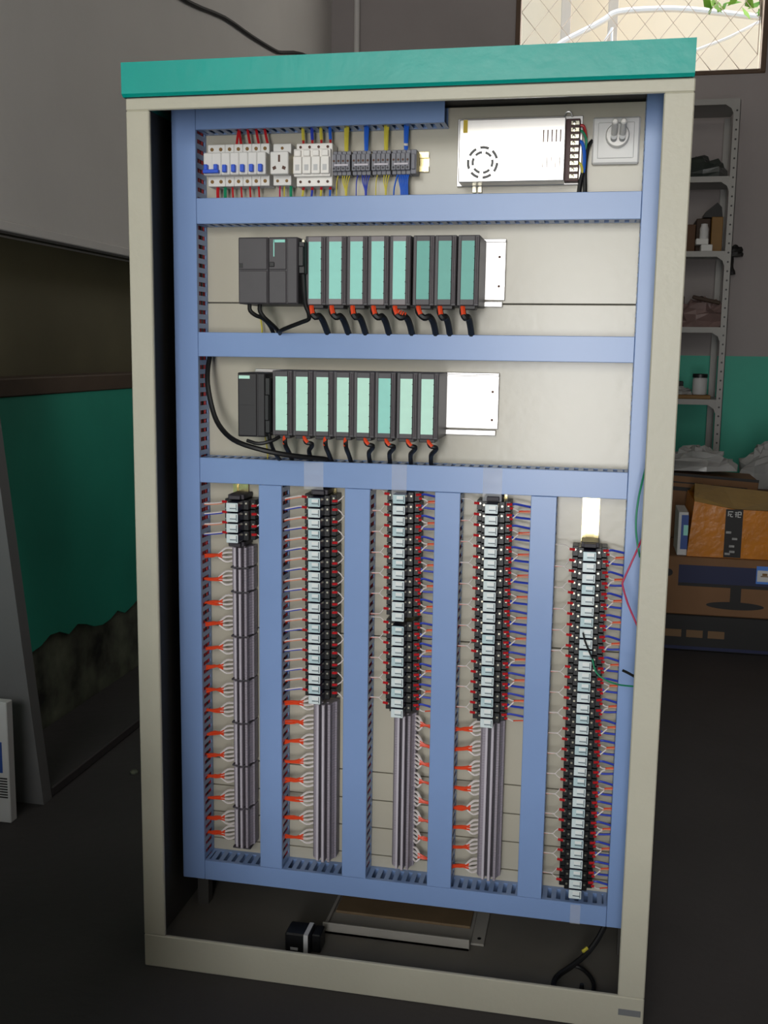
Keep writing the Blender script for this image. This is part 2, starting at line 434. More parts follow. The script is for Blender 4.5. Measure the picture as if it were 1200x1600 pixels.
# clear tape on the long duct and one on the bottom duct
for x0, x1, z0, z1, lb in ((.296, .336, .985, 1.040, 'above the second relay strip'), (.475, .505, .972, 1.041, 'above the third relay strip'), (.655, .692, .976, 1.041, 'above the fourth relay strip'), (.856, .876, .121, .162, 'under the fifth relay strip')):
    m = MB(); n = 8
    vs = []; 
    for k in range(n+1):
        z = z1-(z1-z0)*k/n
        for x in (x0, (x0+x1)/2, x1): vs.append((x, DF-.0006-.0004*math.sin(k*2+x*300), z))
    m.add(vs, [(k*3+j, k*3+j+1, (k+1)*3+j+1, (k+1)*3+j) for k in range(n) for j in range(2)])
    tag(m.build('clear_tape', 'tape_clear', smooth=True), 'strip of clear adhesive tape stuck on the blue duct '+lb, 'tape', 'clear tape strips')

# ------------------------------------------------------------------ DIN rails
def hrail(x0, x1, z0, z1, label):
    h = z1-z0
    prof = [(DP-.0005, z0+h*.22), (DP-.0005, z1-h*.22), (DP-.007, z1-h*.22), (DP-.007, z1), (DP-.0085, z1), (DP-.0085, z1-h*.28), (DP-.002, z1-h*.28), (DP-.002, z0+h*.28), (DP-.0085, z0+h*.28), (DP-.0085, z0), (DP-.007, z0), (DP-.007, z0+h*.22)]
    return tag(MB().prism(prof, 0, x0, x1).build('din_rail', 'zinc_yellow'), label, 'mounting rail', 'mounting rails')
def vrail(xc, z0, z1, label):
    w = .0165
    prof = [(xc-w*.6, DP-.0005), (xc+w*.6, DP-.0005), (xc+w*.6, DP-.007), (xc+w, DP-.007), (xc+w, DP-.0085), (xc+w*.5, DP-.0085), (xc+w*.5, DP-.002), (xc-w*.5, DP-.002), (xc-w*.5, DP-.0085), (xc-w, DP-.0085), (xc-w, DP-.007), (xc-w*.6, DP-.007)]
    return tag(MB().prism(prof, 2, z0, z1).build('din_rail', 'zinc_yellow'), label, 'mounting rail', 'mounting rails')
hrail(.090, .5277, 1.603, 1.639, 'horizontal brassy mounting rail whose bare end shows right of the grey distribution blocks')
vrail(.1445, .185, .984, 'upright brassy rail behind the first strip, its top just showing')
vrail(.333, .185, .982, 'upright rail behind the second relay strip')
vrail(.503, .185, .984, 'upright rail behind the third relay strip')
vrail(.682, .185, .984, 'upright rail behind the fourth relay strip')
vrail(.862, .178, .986, 'upright brassy rail with a long bare top above the fifth relay strip')

# ------------------------------------------------------------------ breaker row
def wire(t, pts, r, m, lb=None, n=6): return MB().tube(pts, r, n).build('wire', m, t, smooth=True, label=lb)
def breaker(x0, poles, label):
    w = .0181; x1 = x0+w*poles-.0004
    t = thing('circuit_breaker', label, 'circuit breaker', ((x0+x1)/2, DP, 1.577), 'white circuit breakers')
    MB().box(x0, x1, .165, .2, 1.5765, 1.656, .001).box(x0, x1, .141, .166, 1.5945, 1.6365, .0015).build('body', 'white_plastic', t)
    for i in range(poles):
        xa = x0+w*i
        if i: MB().box(xa-.0004, xa+.0002, .1408, .1412, 1.595, 1.636).build('joint', 'label_grey', t)
        for z in (1.5855, 1.6465): MB().disc((xa+w/2, .1655, z), (0, -1, 0), .0036, .0014, 10).build('screw_hole', 'ochre_box', t)
    if poles == 2:
        MB().box(x0+.002, x1-.002, .131, .1415, 1.597, 1.604, .001).box(x0+.004, x0+.011, .131, .1415, 1.603, 1.6135, .001).box(x1-.012, x1-.004, .131, .1415, 1.603, 1.6135, .001).build('handle', 'blue_handle', t, label='joined blue toggle handle')
    else:
        MB().box(x0+.0048, x1-.0048, .132, .1415, 1.5985, 1.6125, .001).build('handle', 'blue_handle', t, label='blue toggle handle')
    return t, x0, x1
def drop(t, x, z0, m, r=.0022, dx=0., lb=None, ztop=None, y=.178):
    if ztop: wire(t, [(x, y, z0), (x+dx*.5, y-.002, (z0+ztop)/2), (x+dx, y, ztop)], r, m, lb)
    else: wire(t, [(x, y, z0), (x+dx*.6, y-.002, z0-.012), (x+dx, y, 1.54)], r, m, lb)
mx = .0940
t, a, b = breaker(mx, 2, 'two-pole white breaker with a wide joined blue handle, leftmost in the top row')
drop(t, a+.016, 1.578, 'red_wire', .0034, lb='thick red wire'); drop(t, a+.0315, 1.578, 'green_wire', .0034, lb='green wire')
for i in range(5):
    t, a, b = breaker(mx+.0362+.0181*i, 1, 'single-pole white breaker with blue toggle, %s right of the two-pole breaker' % ORD[i+1])
    if i < 4: drop(t, (a+b)/2+.001, 1.578, 'red_wire', .002, dx=.002, lb='red wire')
    if i >= 1: drop(t, (a+b)/2+.002, 1.655, 'red_wire', .0028, dx=-.004-.0008*i, lb='red wire', ztop=1.69)
    if i == 1: drop(t, (a+b)/2-.008, 1.655, 'red_wire', .0026, dx=.006, lb='red wire', ztop=1.69)
# rail socket
t = thing('rail_socket', 'white three-pin socket module clipped between the breakers and the surge protector', 'socket', (.2465, DP, 1.576))
MB().box(.2283, .2643, .165, .2, 1.5765, 1.6545, .001).box(.2295, .2655, .141, .166, 1.594, 1.636, .0015).build('body', 'white_plastic', t)
MB().box(.2455, .2495, .1404, .1412, 1.6165, 1.6295).build('socket_hole', 'socket_hole', t)
for s in (-1, 1):
    c = Vector((.2475+s*.0095, .1408, 1.6055)); dx = Vector((.0032*1, 0, s*-.0014*1)); dz = Vector((s*.001, 0, .0028))
    pts = [c-dx-dz, c+dx-dz, c+dx+dz, c-dx+dz]
    MB().add([p_+Vector((0, k, 0)) for k in (-.0004, .0004) for p_ in pts], [(0,1,2,3),(7,6,5,4),(0,4,5,1),(1,5,6,2),(2,6,7,3),(3,7,4,0)]).build('socket_hole', 'socket_hole', t)
for x, z in ((.237, 1.585), (.2555, 1.585), (.2465, 1.646)): MB().disc((x, .1655, z), (0, -1, 0), .003, .0012, 10).build('screw_hole', 'ochre_box', t)
drop(t, .238, 1.578, 'pink_wire', .0018, lb='pink wire'); drop(t, .2605, 1.578, 'green_wire', .0032, lb='green wire'); drop(t, .247, 1.578, 'yellow_wire', .0014, lb='thin yellow wire')
# surge protector
t = thing('surge_protector', 'bright white four-pole surge protector in the middle of the top row', 'surge protector', (.3105, DP, 1.572))
MB().box(.276, .3473, .162, .2, 1.5735, 1.653, .001).box(.274, .3465, .150, .163, 1.590, 1.641, .001).build('body', 'bright_plastic', t)
for i in range(4):
    xa = .2747+.0180*i
    MB().box(xa, xa+.0168, .1425, .1505, 1.594, 1.626, .0012).box(xa+.002, xa+.015, .1425, .1505, 1.6265, 1.638, .0012).build('cartridge', 'bright_plastic', t)
    MB().box(xa+.0045, xa+.0125, .1419, .1426, 1.600, 1.611).build('status_window', 'label_grey', t)
    for z in (1.5818, 1.6462): MB().disc((xa+.0095, .1622, z), (0, -1, 0), .0027, .0014, 10).build('screw_hole', 'socket_hole', t)
    cc = ['yellow_wire', 'blue_wire', 'yellow_wire', 'bright_blue_wire'][i]
    wire(t, [(xa+.0115, .178, 1.575), (xa+.0105, .176, 1.5685)], .0028, 'red_wire', 'red sleeve')
    drop(t, xa+.0105, 1.5685, cc, .0024, dx=-.003+.001*i, lb='coloured wire', ztop=1.54)
    wire(t, [(xa+.0105, .178, 1.654), (xa+.0105, .177, 1.662)], .0026, 'deepred_wire', 'red sleeve')
    drop(t, xa+.0105, 1.662, cc, .0034, dx=-.001, lb='coloured wire', ztop=1.69)
# grey distribution blocks
tbx = [.346, .3851, .4239, .4624]
tcol = ['yellow_wire', 'blue_wire', 'yellow_wire', 'bright_blue_wire']
for k, x0 in enumerate(tbx):
    x1 = x0+.0362
    t = thing('distribution_block', '%s grey terminal distribution block right of the surge protector' % ORD[k+1], 'terminal block', ((x0+x1)/2, DP, 1.594), 'grey distribution blocks')
    m = MB()
    for j in range(4):
        a = x0+j*.00905; m.box(a, a+.0084, .172, .2, 1.594, 1.639, .0008).box(a, a+.0084, .163, .173, 1.601, 1.632, .0008)
    bd = m.build('body', 'grey_plastic', t)
    MB().box(x0+.005, x1-.003, .160, .1635, 1.6095, 1.6135, .0006).build('jumper_bar', 'terminal_light', t)
    for j in range(4):
        a = x0+j*.00905+.0042
        MB().disc((a, .1632, 1.6195), (0, -1, 0), .0022, .001, 8).build('screw', 'socket_hole', bd)
        MB().disc((a, .1632, 1.6055), (0, -1, 0), .0022, .001, 8).build('screw', 'terminal_dark', bd)
    xm = x0+.0265
    drop(t, xm-.002, 1.638, tcol[k] if k != 1 else 'bright_blue_wire', .0036, dx=-.001, lb='thick wire', ztop=1.69)
    drop(t, xm-.0005, 1.638, tcol[k] if k != 1 else 'bright_blue_wire', .0030, dx=.002, lb='thick wire', ztop=1.69)
    if k == 3: wire(t, [(xm-.0015, .175, 1.647), (xm-.0012, .174, 1.651)], .0042, 'white_wire', 'white wire marker')
    xs_ = [(.009, .006), (.018, .0235), (.022, .0245), (.027, .0255), (.032, .0265)] if k != 3 else [(.010+.0035*j, (.003 if j == 0 else .014)+.0026*j) for j in range(7)]
    if k == 2: xs_ = xs_[:1]+xs_[2:]
    for (u, v) in xs_:
        wire(t, [(x0+u, .178, 1.595), (x0+(u*2+v)/3-.001, .175, 1.582), (x0+v, .177, 1.565), (x0+v, .178, 1.54)], .0011 if k != 3 else .0016, tcol[k], 'thin coloured wire', 5)
t = MB().box(.4990, .5099, .168, .2, 1.594, 1.6385, .001).box(.5005, .508, .163, .169, 1.602, 1.63, .001).box(.502, .5065, .1622, .1632, 1.612, 1.62).build('end_clamp', 'grey_plastic')
tag(t, 'narrow grey end clamp right of the last distribution block', 'end clamp')

# ------------------------------------------------------------------ power supply, lamp
t = thing('power_supply', 'shiny aluminium switching power supply with fan slots and terminal strip', 'power supply', (.69, DP, 1.574))
pm = MB().box(.5919, .7870, .155, .203, 1.5745, 1.6865, .0015)
pm.build('case', 'psu_metal', t)
MB().box(.583, .8165, .2, .2085, 1.5735, 1.6975, .001).build('base_plate', 'aluminium', t)
ts = MB().box(.7868, .8125, .175, .2005, 1.576, 1.687, .001).build('terminal_strip', 'psu_terminal', t)
for i in range(9):
    z = 1.5845+.0118*i
    MB().box(.7955, .8115, .1715, .1752, z-.0042, z+.0042, .001).lathe((.8015, .1716, z), (0, -1, 0), [(.0036, 0), (.0036, .001), (.001, .0016)], 8).build('terminal_screw', 'screw_metal', ts, smooth=True)
def arc(c, r0, r1, a0, a1, y, n=6):
    vs = []
    for yy in (y, y+.0012):
        for k in range(n+1):
            a = a0+(a1-a0)*k/n
            for r in (r0, r1): vs.append((c[0]+r*math.cos(a), yy, c[1]+r*math.sin(a)))
    N = 2*(n+1); fs = []
    for k in range(n): fs.append((2*k, 2*k+1, 2*k+3, 2*k+2)); fs.append((N+2*k, N+2*k+2, N+2*k+3, N+2*k+1)); fs.append((2*k, 2*k+2, N+2*k+2, N+2*k)); fs.append((2*k+1, N+2*k+1, N+2*k+3, 2*k+3))
    fs += [(0, N, N+1, 1), (2*n, 2*n+1, N+2*n+1, N+2*n)]
    return vs, fs
for ring, (r0, r1, ph0, n_) in enumerate(((.0246, .0294, .25, 7), (.0160, .0206, .6, 6))):
    for k in range(n_):
        a0 = ph0+k*2*math.pi/n_
        MB().add(*arc((.6368, 1.6094), r0, r1, a0, a0+2*math.pi/n_*.68, .1545)).build('fan_slot', 'black_plastic', t)
for i in range(5):
    x = .7475+.0077*i
    MB().box(x-.0011, x+.0011, .1546, .1556, 1.643, 1.6645).build('vent_slot', 'psu_terminal', t)
    MB().box(x-.0006, x+.0006, .1546, .1556, 1.598, 1.617).build('vent_slot', 'psu_terminal', t)
MB().box(.5995, .6075, .1544, .1552, 1.663, 1.686).build('sticker', 'yellow_sticker', t, label='small yellow sticker on the case corner')
for x in (.6165, .6275):
    MB().box(x-.004, x+.004, .203, .209, 1.5625, 1.575, .0008).disc((x, .203, 1.569), (0, -1, 0), .0022, .0012, 8).build('foot_screw', 'screw_metal', t)
MB().tube([(.782, .20, 1.695), (.786, .196, 1.703), (.793, .196, 1.703), (.797, .2, 1.695)], .0016, 6).build('bracket_hook', 'aluminium', t, smooth=True)
wire(t, [(.811, .18, 1.676), (.8185, .18, 1.674), (.822, .185, 1.664), (.8235, .19, 1.655)], .0026, 'red_wire', 'red wire')
wire(t, [(.811, .18, 1.668), (.819, .18, 1.662), (.824, .185, 1.650), (.823, .19, 1.630), (.8225, .192, 1.60)], .0022, 'green_wire', 'green wire')
wire(t, [(.811, .18, 1.648), (.8175, .178, 1.643), (.8215, .18, 1.625), (.8215, .185, 1.60), (.818, .187, 1.585)], .0034, 'bright_blue_wire', 'blue wire')
wire(t, [(.811, .18, 1.61), (.817, .18, 1.605), (.82, .185, 1.59)], .0024, 'yellow_wire', 'yellow wire')
wire(t, [(.820, .186, 1.593), (.8165, .187, 1.576), (.8145, .188, 1.555), (.8145, .19, 1.53)], .0044, 'black_rubber', 'black cable')
t = thing('cabinet_lamp', 'white square lamp holder with two stubby fluorescent tubes', 'lamp', (.878, DP, 1.609))
MB().box(.8347, .9205, .196, .2095, 1.609, 1.6925, .003).box(.8445, .9105, .1945, .1975, 1.6185, 1.683, .0025).build('mounting_box', 'white_plastic', t)
MB().lathe((.880, .195, 1.6575), (0, -1, 0), [(.0215, 0), (.0215, .012), (.0195, .016), (.006, .0165)], 28).build('lamp_base', 'bright_plastic', t, smooth=True)
for x in (.8735, .8885):
    MB().tube([(x, .178, 1.6545), (x+.0005, .15, 1.661), (x+.001, .120, 1.667), (x+.001, .112, 1.668)], [.0056]*7+[.005, .003], 12, 3).build('lamp_tube', 'bright_plastic', t, smooth=True)
    MB().tube([(x, .178, 1.650), (x, .165, 1.652)], .0058, 10, 1).build('tube_socket', 'label_grey', t, smooth=True)
wire(t, [(.835, .202, 1.652), (.830, .196, 1.645), (.826, .19, 1.632), (.8235, .19, 1.60), (.825, .19, 1.57), (.826, .192, 1.53)], .0040, 'black_rubber', 'black cable')

# ------------------------------------------------------------------ controller racks
def rack_rail(x0, x1, z0, z1, label, groove):
    t = thing('rack_rail', label, 'mounting rail', ((x0+x1)/2, DP, z0))
    MB().box(x0, x1, .199, .2095, z0+.013, z1, .001).box(x0, x1, .1965, .2095, z1-.007, z1-.003, .001).build('rail', 'aluminium', t)
    MB().box(x0, x1-.004, .196, .2095, z0, z0+.0105, .001).build('rail_flange', 'aluminium', t)
    for z in groove: MB().disc((x1-.012, .1992, z), (0, -1, 0), .0026, .0006, 10).build('bolt_hole', 'socket_hole', t)
rack_rail(.18, .6815, 1.3476, 1.4761, 'wide aluminium rail of the upper controller rack, bare at its right end', (1.442, 1.387))
rack_rail(.178, .6758, 1.0994, 1.2215, 'wide aluminium rail of the lower controller rack, bare at its right end', (1.185, 1.13))
# upper rack: supply and processor
t = thing('controller_power_module', 'dark grey power module at the left end of the upper controller rack', 'controller', (.213, DP, 1.3465))
MB().box(.1828, .2425, .088, .198, 1.3465, 1.4705, .0015).build('body', 'plc_grey', t)
MB().box(.1845, .2405, .085, .0885, 1.4105, 1.4690, .0012).build('upper_door', 'plc_grey', t)
MB().box(.1845, .2405, .085, .0885, 1.348, 1.4085, .0012).build('lower_door', 'plc_grey', t)
MB().box(.185, .193, .0842, .0852, 1.4135, 1.4225).build('latch', 'black_plastic', t)
t = thing('controller_processor', 'dark grey processor module with thin teal corner mark, right of the power module', 'controller', (.272, DP, 1.3465))
MB().box(.2432, .3005, .088, .198, 1.3465, 1.4705, .0015).build('body', 'plc_grey', t)
MB().box(.2445, .2785, .085, .0885, 1.4105, 1.4690, .0012).build('upper_door', 'plc_grey', t)
MB().box(.2445, .2785, .085, .0885, 1.348, 1.4085, .0012).build('lower_door', 'plc_grey', t)
MB().box(.2805, .2995, .086, .0885, 1.348, 1.4690, .0012).build('side_strip', 'plc_grey', t)
MB().box(.2545, .2765, .0842, .0852, 1.4605, 1.4655).box(.2535, .2555, .0842, .0852, 1.4345, 1.4655).build('teal_mark', 'label_teal', t, label='teal corner mark')
MB().box(.2455, .2555, .0832, .0855, 1.4155, 1.4245, .001).build('mode_switch', 'black_plastic', t)
for x, dx in ((.212, .006), (.231, .012)):
    pass
m = MB().tube([(.2005, .10, 1.3465), (.2025, .098, 1.334), (.2125, .105, 1.325), (.222, .12, 1.320), (.227, .15, 1.305), (.229, .178, 1.278)], .0042, 8)
tag(m.build('black_cable', 'black_rubber', smooth=True), 'black cable curving from under the power module into the duct below', 'cable')
m = MB().tube([(.218, .11, 1.3465), (.2185, .108, 1.334), (.226, .112, 1.322), (.234, .125, 1.312), (.2415, .15, 1.298), (.243, .178, 1.278)], .0042, 8)
tag(m.build('black_cable', 'black_rubber', smooth=True), 'black cable looping from under the processor into the duct below', 'cable')
tag(MB().tube([(.190, .19, 1.3465), (.192, .192, 1.325), (.196, .19, 1.30), (.1965, .185, 1.28)], .0018, 5).build('yellow_wire', 'yellow_wire', smooth=True), 'thin yellow wire running down from the upper rack beside black cables', 'wire')
t = thing('bus_plug', 'black plug with its cable running down between processor and first teal module', 'plug', (.311, .1, 1.345))
MB().box(.3055, .3185, .074, .1, 1.4015, 1.462, .002).box(.3065, .317, .069, .075, 1.415, 1.452, .0015).build('plug_body', 'black_plastic', t)
MB().box(.3125, .3185, .072, .0755, 1.4585, 1.4645, .001).build('plug_screw', 'screw_metal', t)
MB().tube([(.312, .082, 1.402), (.3135, .084, 1.37), (.315, .09, 1.345), (.320, .095, 1.33), (.3185, .1, 1.319), (.305, .105, 1.314), (.28, .115, 1.306), (.255, .13, 1.298), (.246, .15, 1.293), (.243, .178, 1.277)], .0042, 8).build('plug_cable', 'black_rubber', t, smooth=True)

def io_module(name, x, w, z0, z1, lz0, lz1, lw, lmat, light, label, group):
    t = thing(name, label, 'controller module', (x+w/2, DP, z0), group)
    MB().box(x, x+w, .092, .198, z0, z1, .0012).build('body', 'plc_grey', t)
    lx = x+.0075
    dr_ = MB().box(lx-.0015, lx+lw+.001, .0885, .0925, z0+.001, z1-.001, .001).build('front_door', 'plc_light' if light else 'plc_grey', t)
    MB().box(lx, lx+lw, .0878, .0887, lz0, lz1).build('label_strip', lmat, dr_, label='teal paper label strip')
    for k in range(5):
        zz = lz0+(lz1-lz0)*(k+.5)/5
        MB().box(lx+lw-.0008, lx+lw+.0022, .0868, .0895, zz-.0006, zz+.0006).build('door_tick', 'plc_dark', dr_)
    xr = lx+lw+.002
    m = MB()
    for k in range(3):
        if xr+.003*k+.0022 < x+w+.0005: m.box(xr+.0034*k, min(xr+.0034*k+.0024, x+w), .0895, .0925, z0+.004, z1-.003, .0006)
    m.build('status_ridge', 'plc_ridge', t)
    MB().box(x+.004, x+w-.006, .096, .13, z0-.006, z0+.001, .001).build('connector', 'plc_dark', t)
    return t
up = [.3219, .3615, .4021, .4424, .4835, .5279, .5683, .6107]
lo = [.2562, .2972, .3378, .3782, .4181, .4591, .5009, .5411]
for i, x in enumerate(up):
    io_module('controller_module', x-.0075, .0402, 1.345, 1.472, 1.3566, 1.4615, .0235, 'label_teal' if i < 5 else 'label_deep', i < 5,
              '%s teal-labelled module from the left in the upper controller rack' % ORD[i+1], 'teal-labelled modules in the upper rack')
for i, x in enumerate(lo):
    io_module('controller_module', x-.0075, .0402, 1.0965, 1.2215, 1.1065, 1.2100, .0232, 'label_mint' if i != 5 else 'label_teal', False,
              '%s mint-labelled module from the left in the lower controller rack' % ORD[i+1], 'mint-labelled modules in the lower rack')
t = thing('interface_module', 'dark grey interface module with small mint tag, left end of the lower rack', 'controller', (.21, DP, 1.092))
MB().box(.1797, .2352, .088, .198, 1.092, 1.2160, .0015).build('body', 'plc_dark', t)
MB().box(.1815, .2185, .0855, .0885, 1.094, 1.2145, .0012).build('front_door', 'plc_dark', t)
MB().box(.2205, .2345, .0865, .0885, 1.094, 1.2145, .0012).build('side_strip', 'plc_dark', t)
MB().box(.183, .205, .0850, .0858, 1.2045, 1.2105).build('mint_tag', 'label_mint', t, label='small mint tag')
MB().box(.1825, .218, .0850, .0856, 1.1535, 1.1543).build('door_line', 'black_plastic', t)
t = thing('bus_plug', 'black plug squeezed between interface module and first mint module', 'plug', (.242, .1, 1.095))
MB().box(.2360, .2475, .082, .1, 1.1, 1.208, .002).box(.2375, .2465, .076, .083, 1.125, 1.175, .0015).build('plug_body', 'black_plastic', t)
MB().tube([(.242, .09, 1.10), (.243, .095, 1.085), (.244, .12, 1.06), (.244, .178, 1.03)], .004, 8).build('plug_cable', 'black_rubber', t, smooth=True)
# cables below the modules
def bent(x, zb, zd, style, label, grp, r, jy):
    t = thing('module_cable', label, 'cable', (x+.02, .14, zd), grp)
    if isinstance(style, float):
        e_ = style; P_ = [(x+.006, .104, zb), (x+.007, .095, zb-.013), (x+.4*e_+.006, .094, zb-.023), (x+.8*e_+.003, .101, zb-.021), (x+e_+.0015, .125, zb-.034), (x+e_, .178, zd)]
    elif style == 0: P_ = [(x+.006, .104, zb), (x+.006, .096, zb-.012), (x+.013, .092, zb-.024), (x+.026, .096, zb-.022), (x+.031, .11, zb-.03), (x+.030, .14, zb-.05), (x+.030, .178, zd)]
    elif style == 1: P_ = [(x+.006, .104, zb), (x+.010, .096, zb-.013), (x+.020, .098, zb-.024), (x+.031, .104, zb-.028), (x+.034, .12, zb-.036), (x+.032, .15, zb-.052), (x+.031, .178, zd)]
    elif style == 2: P_ = [(x+.006, .104, zb), (x+.009, .094, zb-.018), (x+.022, .092, zb-.026), (x+.034, .098, zb-.020), (x+.040, .115, zb-.016), (x+.036, .14, zb-.040), (x+.033, .178, zd)]
    elif style == 3: P_ = [(x+.014, .104, zb), (x+.015, .100, zb-.012), (x+.014, .11, zb-.024), (x+.012, .14, zb-.040), (x+.011, .178, zd)]
    else: P_ = [(x+.012, .104, zb), (x+.018, .096, zb-.013), (x+.028, .098, zb-.016), (x+.026, .108, zb-.022), (x+.016, .125, zb-.032), (x+.011, .15, zb-.045), (x+.008, .178, zd)]
    MB().tube(P_, r, 8, 4).build('sheath', 'black_rubber', t, smooth=True)
    q = MB()
    q.tube([Vector(P_[0])+Vector((0, -.003, .001)), Vector(P_[0])*.4+Vector(P_[1])*.6+Vector((0, -.003, 0)), Vector(P_[1])*.5+Vector(P_[2])*.5+Vector((-.001, -.003, 0))], r*.85, 7, 3)
    q.build('conductor', 'orange_wire', t, smooth=True, label='orange red conductors')
    if isinstance(style, float) and abs(style-.028) < 1e-6:
        for k in range(4):
            c = Vector(P_[1]).lerp(Vector(P_[3]), .25+.22*k)
            MB().lathe(c+Vector((0, -.001, .001)), (Vector(P_[3])-Vector(P_[1])), [(r*1.15, -.0012), (r*1.15, .0012)], 8).build('tie', 'orange_wire', t, label='orange tie')
    return t
for i, x in enumerate(up):
    bent(x-.003, 1.346, 1.28, [.022, .024, .018, .024, .028, .030, .017, .016][i], 'thick black cable with orange ends below the %s module of the upper rack' % ORD[i+1], 'cables below the upper rack', .0062, 0)
for i, x in enumerate(lo):
    bent(x, 1.0975, 1.03, [3, 4, 3, 3, 4, 4, 4, 4][i], 'thin dark cable with reddish ends below the %s module of the lower rack' % ORD[i+1], 'cables below the lower rack', .0046, 0)
tag(MB().tube([(.089, .180, 1.262), (.090, .172, 1.242), (.0925, .156, 1.22), (.098, .14, 1.19), (.106, .138, 1.15), (.12, .13, 1.118), (.145, .115, 1.094), (.18, .09, 1.080), (.22, .083, 1.070), (.255, .09, 1.062), (.29, .11, 1.055), (.325, .14, 1.049), (.345, .16, 1.044), (.352, .18, 1.03)], .0052, 8).build('long_cable', 'black_rubber', smooth=True), 'long black cable arching past the interface module into the duct below', 'cable')
tag(MB().tube([(.20, .083, 1.085), (.225, .078, 1.080), (.25, .085, 1.086), (.262, .1, 1.094)], .0036, 7).build('short_cable', 'black_rubber', smooth=True), 'short black cable looping under the interface module', 'cable')
tag(MB().tube([(.20, .19, 1.0925), (.203, .193, 1.07), (.207, .19, 1.05), (.2075, .185, 1.032)], .0014, 5).build('yellow_wire', 'yellow_wire', smooth=True), 'thin yellow wire hanging below the interface module of the lower rack', 'wire')

# ------------------------------------------------------------------ relay strips
PR = .0213
def relay_proto(style, par, dl, dr, face):
    t = bpy.data.objects.new('relay', None); C.objects.link(t); t['_o'] = (0, 0, 0); t['category'] = 'relay'
    K = []
    h = .0098
    m = MB().box(-.033, -.022, -.045, -.003, -h, h, .0008).box(.022, .033, -.045, -.003, -h, h, .0008).box(-.0225, .0225, -.058, -.003, -h, h, .0008)
    K.append(m.build('socket', 'black_plastic', t))
    K.append(MB().box(-.0125, .0125, -.094, -.057, -.0095, .0095, .0012).build('relay_cover', 'navy_plastic', t))
    K.append(MB().box(-.0122, .0122, -.0958, -.0935, -.0088, .0088, .0008).build('relay_face', face, t))
    K.append(MB().box(-.0045, .0085, -.0962, -.0955, .0005, .0065).build('coil_block', 'relay_coil', t))
    K.append(MB().box(-.0045, .0085, -.0963, -.0955, -.0030, -.0016).box(.0088, .0100, -.0963, -.0955, -.006, .0066).build('face_mark', 'relay_mark', t))
    m = MB()
    for x, y in ((-.0275, -.045), (-.0175, -.058), (.0175, -.058), (.0275, -.045)):
        m.disc((x+rnd(.0006), y, rnd(.0015)+.002), (0, -1, 0), .0021, .0012, 8)
    K.append(m.build('terminal_screws', 'screw_metal', t, kind='stuff'))
    # left wires
    def fer(x, z, sx): K.append(MB().tube([(x-sx*.003, -.0465, z), (x+sx*.0075, -.0455, z+.0006)], .0028, 6, 1).build('ferrule', 'red_wire', t, smooth=True, label='red ferrule'))
    def wr(pts, mt, r=.0011): K.append(MB().tube(pts, r, 5, 3).build('wire', mt, t, smooth=True))
    fer(-.031, .003, -1)
    j = rnd(.002)
    if style == 'A':
        wr([(-.038, -.040, .0035), (-.048, -.038, .0015+j), (-dl-.006, -.035, -.005)], 'white_wire', .0017)
        wr([(-.038, -.039, .0025), (-.046, -.036, -.001+j), (-dl-.006, -.033, -.007)], 'blue_wire' if par else 'peach_wire', .0016)
        if not par: wr([(-dl+.012, -.036, -.002), (-dl+.002, -.034, -.006), (-dl-.01, -.032, -.010)], 'orange_wire', .0013)
        fer(.028, .001 if par else -.003, 1)
        if par: wr([(.035, -.041, .001), (.042, -.042, -.004), (.047, -.040, -.011), (dr+.006, -.036, -.014)], 'white_wire', .0013)
        else:
            wr([(.035, -.041, -.003), (.042, -.042, .002), (.047, -.040, .008)], 'white_wire', .0014)
    else:
        wr([(-.038, -.040, .003), (-.045, -.038, (-.006 if par else .008)+j), (-.051, -.036, (-.011 if par else .010)), (-dl-.006, -.034, (-.012 if par else .009))], 'white_wire', .0010)
        if par: wr([(-dl+.014, -.035, -.0115), (-dl+.004, -.034, -.0125), (-dl-.008, -.032, -.014)], 'orange_wire', .0012)
        fer(.028, .003, 1); K.append(MB().tube([(.031, -.046, -.004), (.037, -.045, -.004)], .0026, 6, 1).build('ferrule', 'red_wire', t, smooth=True, label='red ferrule'))
        wr([(.036, -.040, .003), (.043, -.040, -.001 if par else .004), (dr+.006, -.034, -.003+j)], 'blue_wire', .0024)
        wr([(.035, -.045, -.004), (.042, -.044, (.004 if par else -.007)+j), (.048, -.042, (.008 if par else -.010))], 'white_wire', .0015)
        wr([(.046, -.042, (.008 if par else -.010)), (.052, -.038, .009 if par else -.010), (dr+.006, -.034, .008 if par else -.009)], 'peach_wire' if par else 'orange_wire', .0014)
    t['group'] = 'relays in the five relay strips'
    KIDS[t.name] = K
    return t
def strip_relays(xc0, xc1, z_top, n, style, dl, dr, faces, stripname, gap_after=None):
    prot = {}
    for i in range(n):
        zz = z_top-PR*(i+.5)-(.0065 if gap_after and i >= gap_after else 0)
        k = (i % 2, faces(i))
        xc = xc0+(xc1-xc0)*((z_top-zz)/.70)
        lb = '%s clear-fronted relay from the top in the %s' % (ordn(i+1), stripname)
        if k not in prot:
            t = relay_proto(style, i % 2, dl, dr, k[1]); prot[k] = t; t.location = (xc, DP, zz); t['label'] = lb
        else:
            t = dup(prot[k], (xc, DP, zz), lb)
        # small differences from relay to relay
        t.rotation_euler = (0, rnd(.006), 0)
fw = lambda i: 'relay_face' if i % 3 else 'relay_face_old'
def endblock(xc, z, label):
    tag(MB().box(xc-.017, xc+.017, .150, .205, z, z+.010, .001).box(xc-.012, xc+.012, .140, .151, z+.001, z+.009, .001).build('end_clamp', 'terminal_dark'), label, 'end clamp')
strip_relays(.1560, .1560, .9575, 4, 'A', .0817, .0446, lambda i: 'relay_face', 'leftmost short strip')
endblock(.152, .958, 'dark end clamp above the four relays of the leftmost strip')
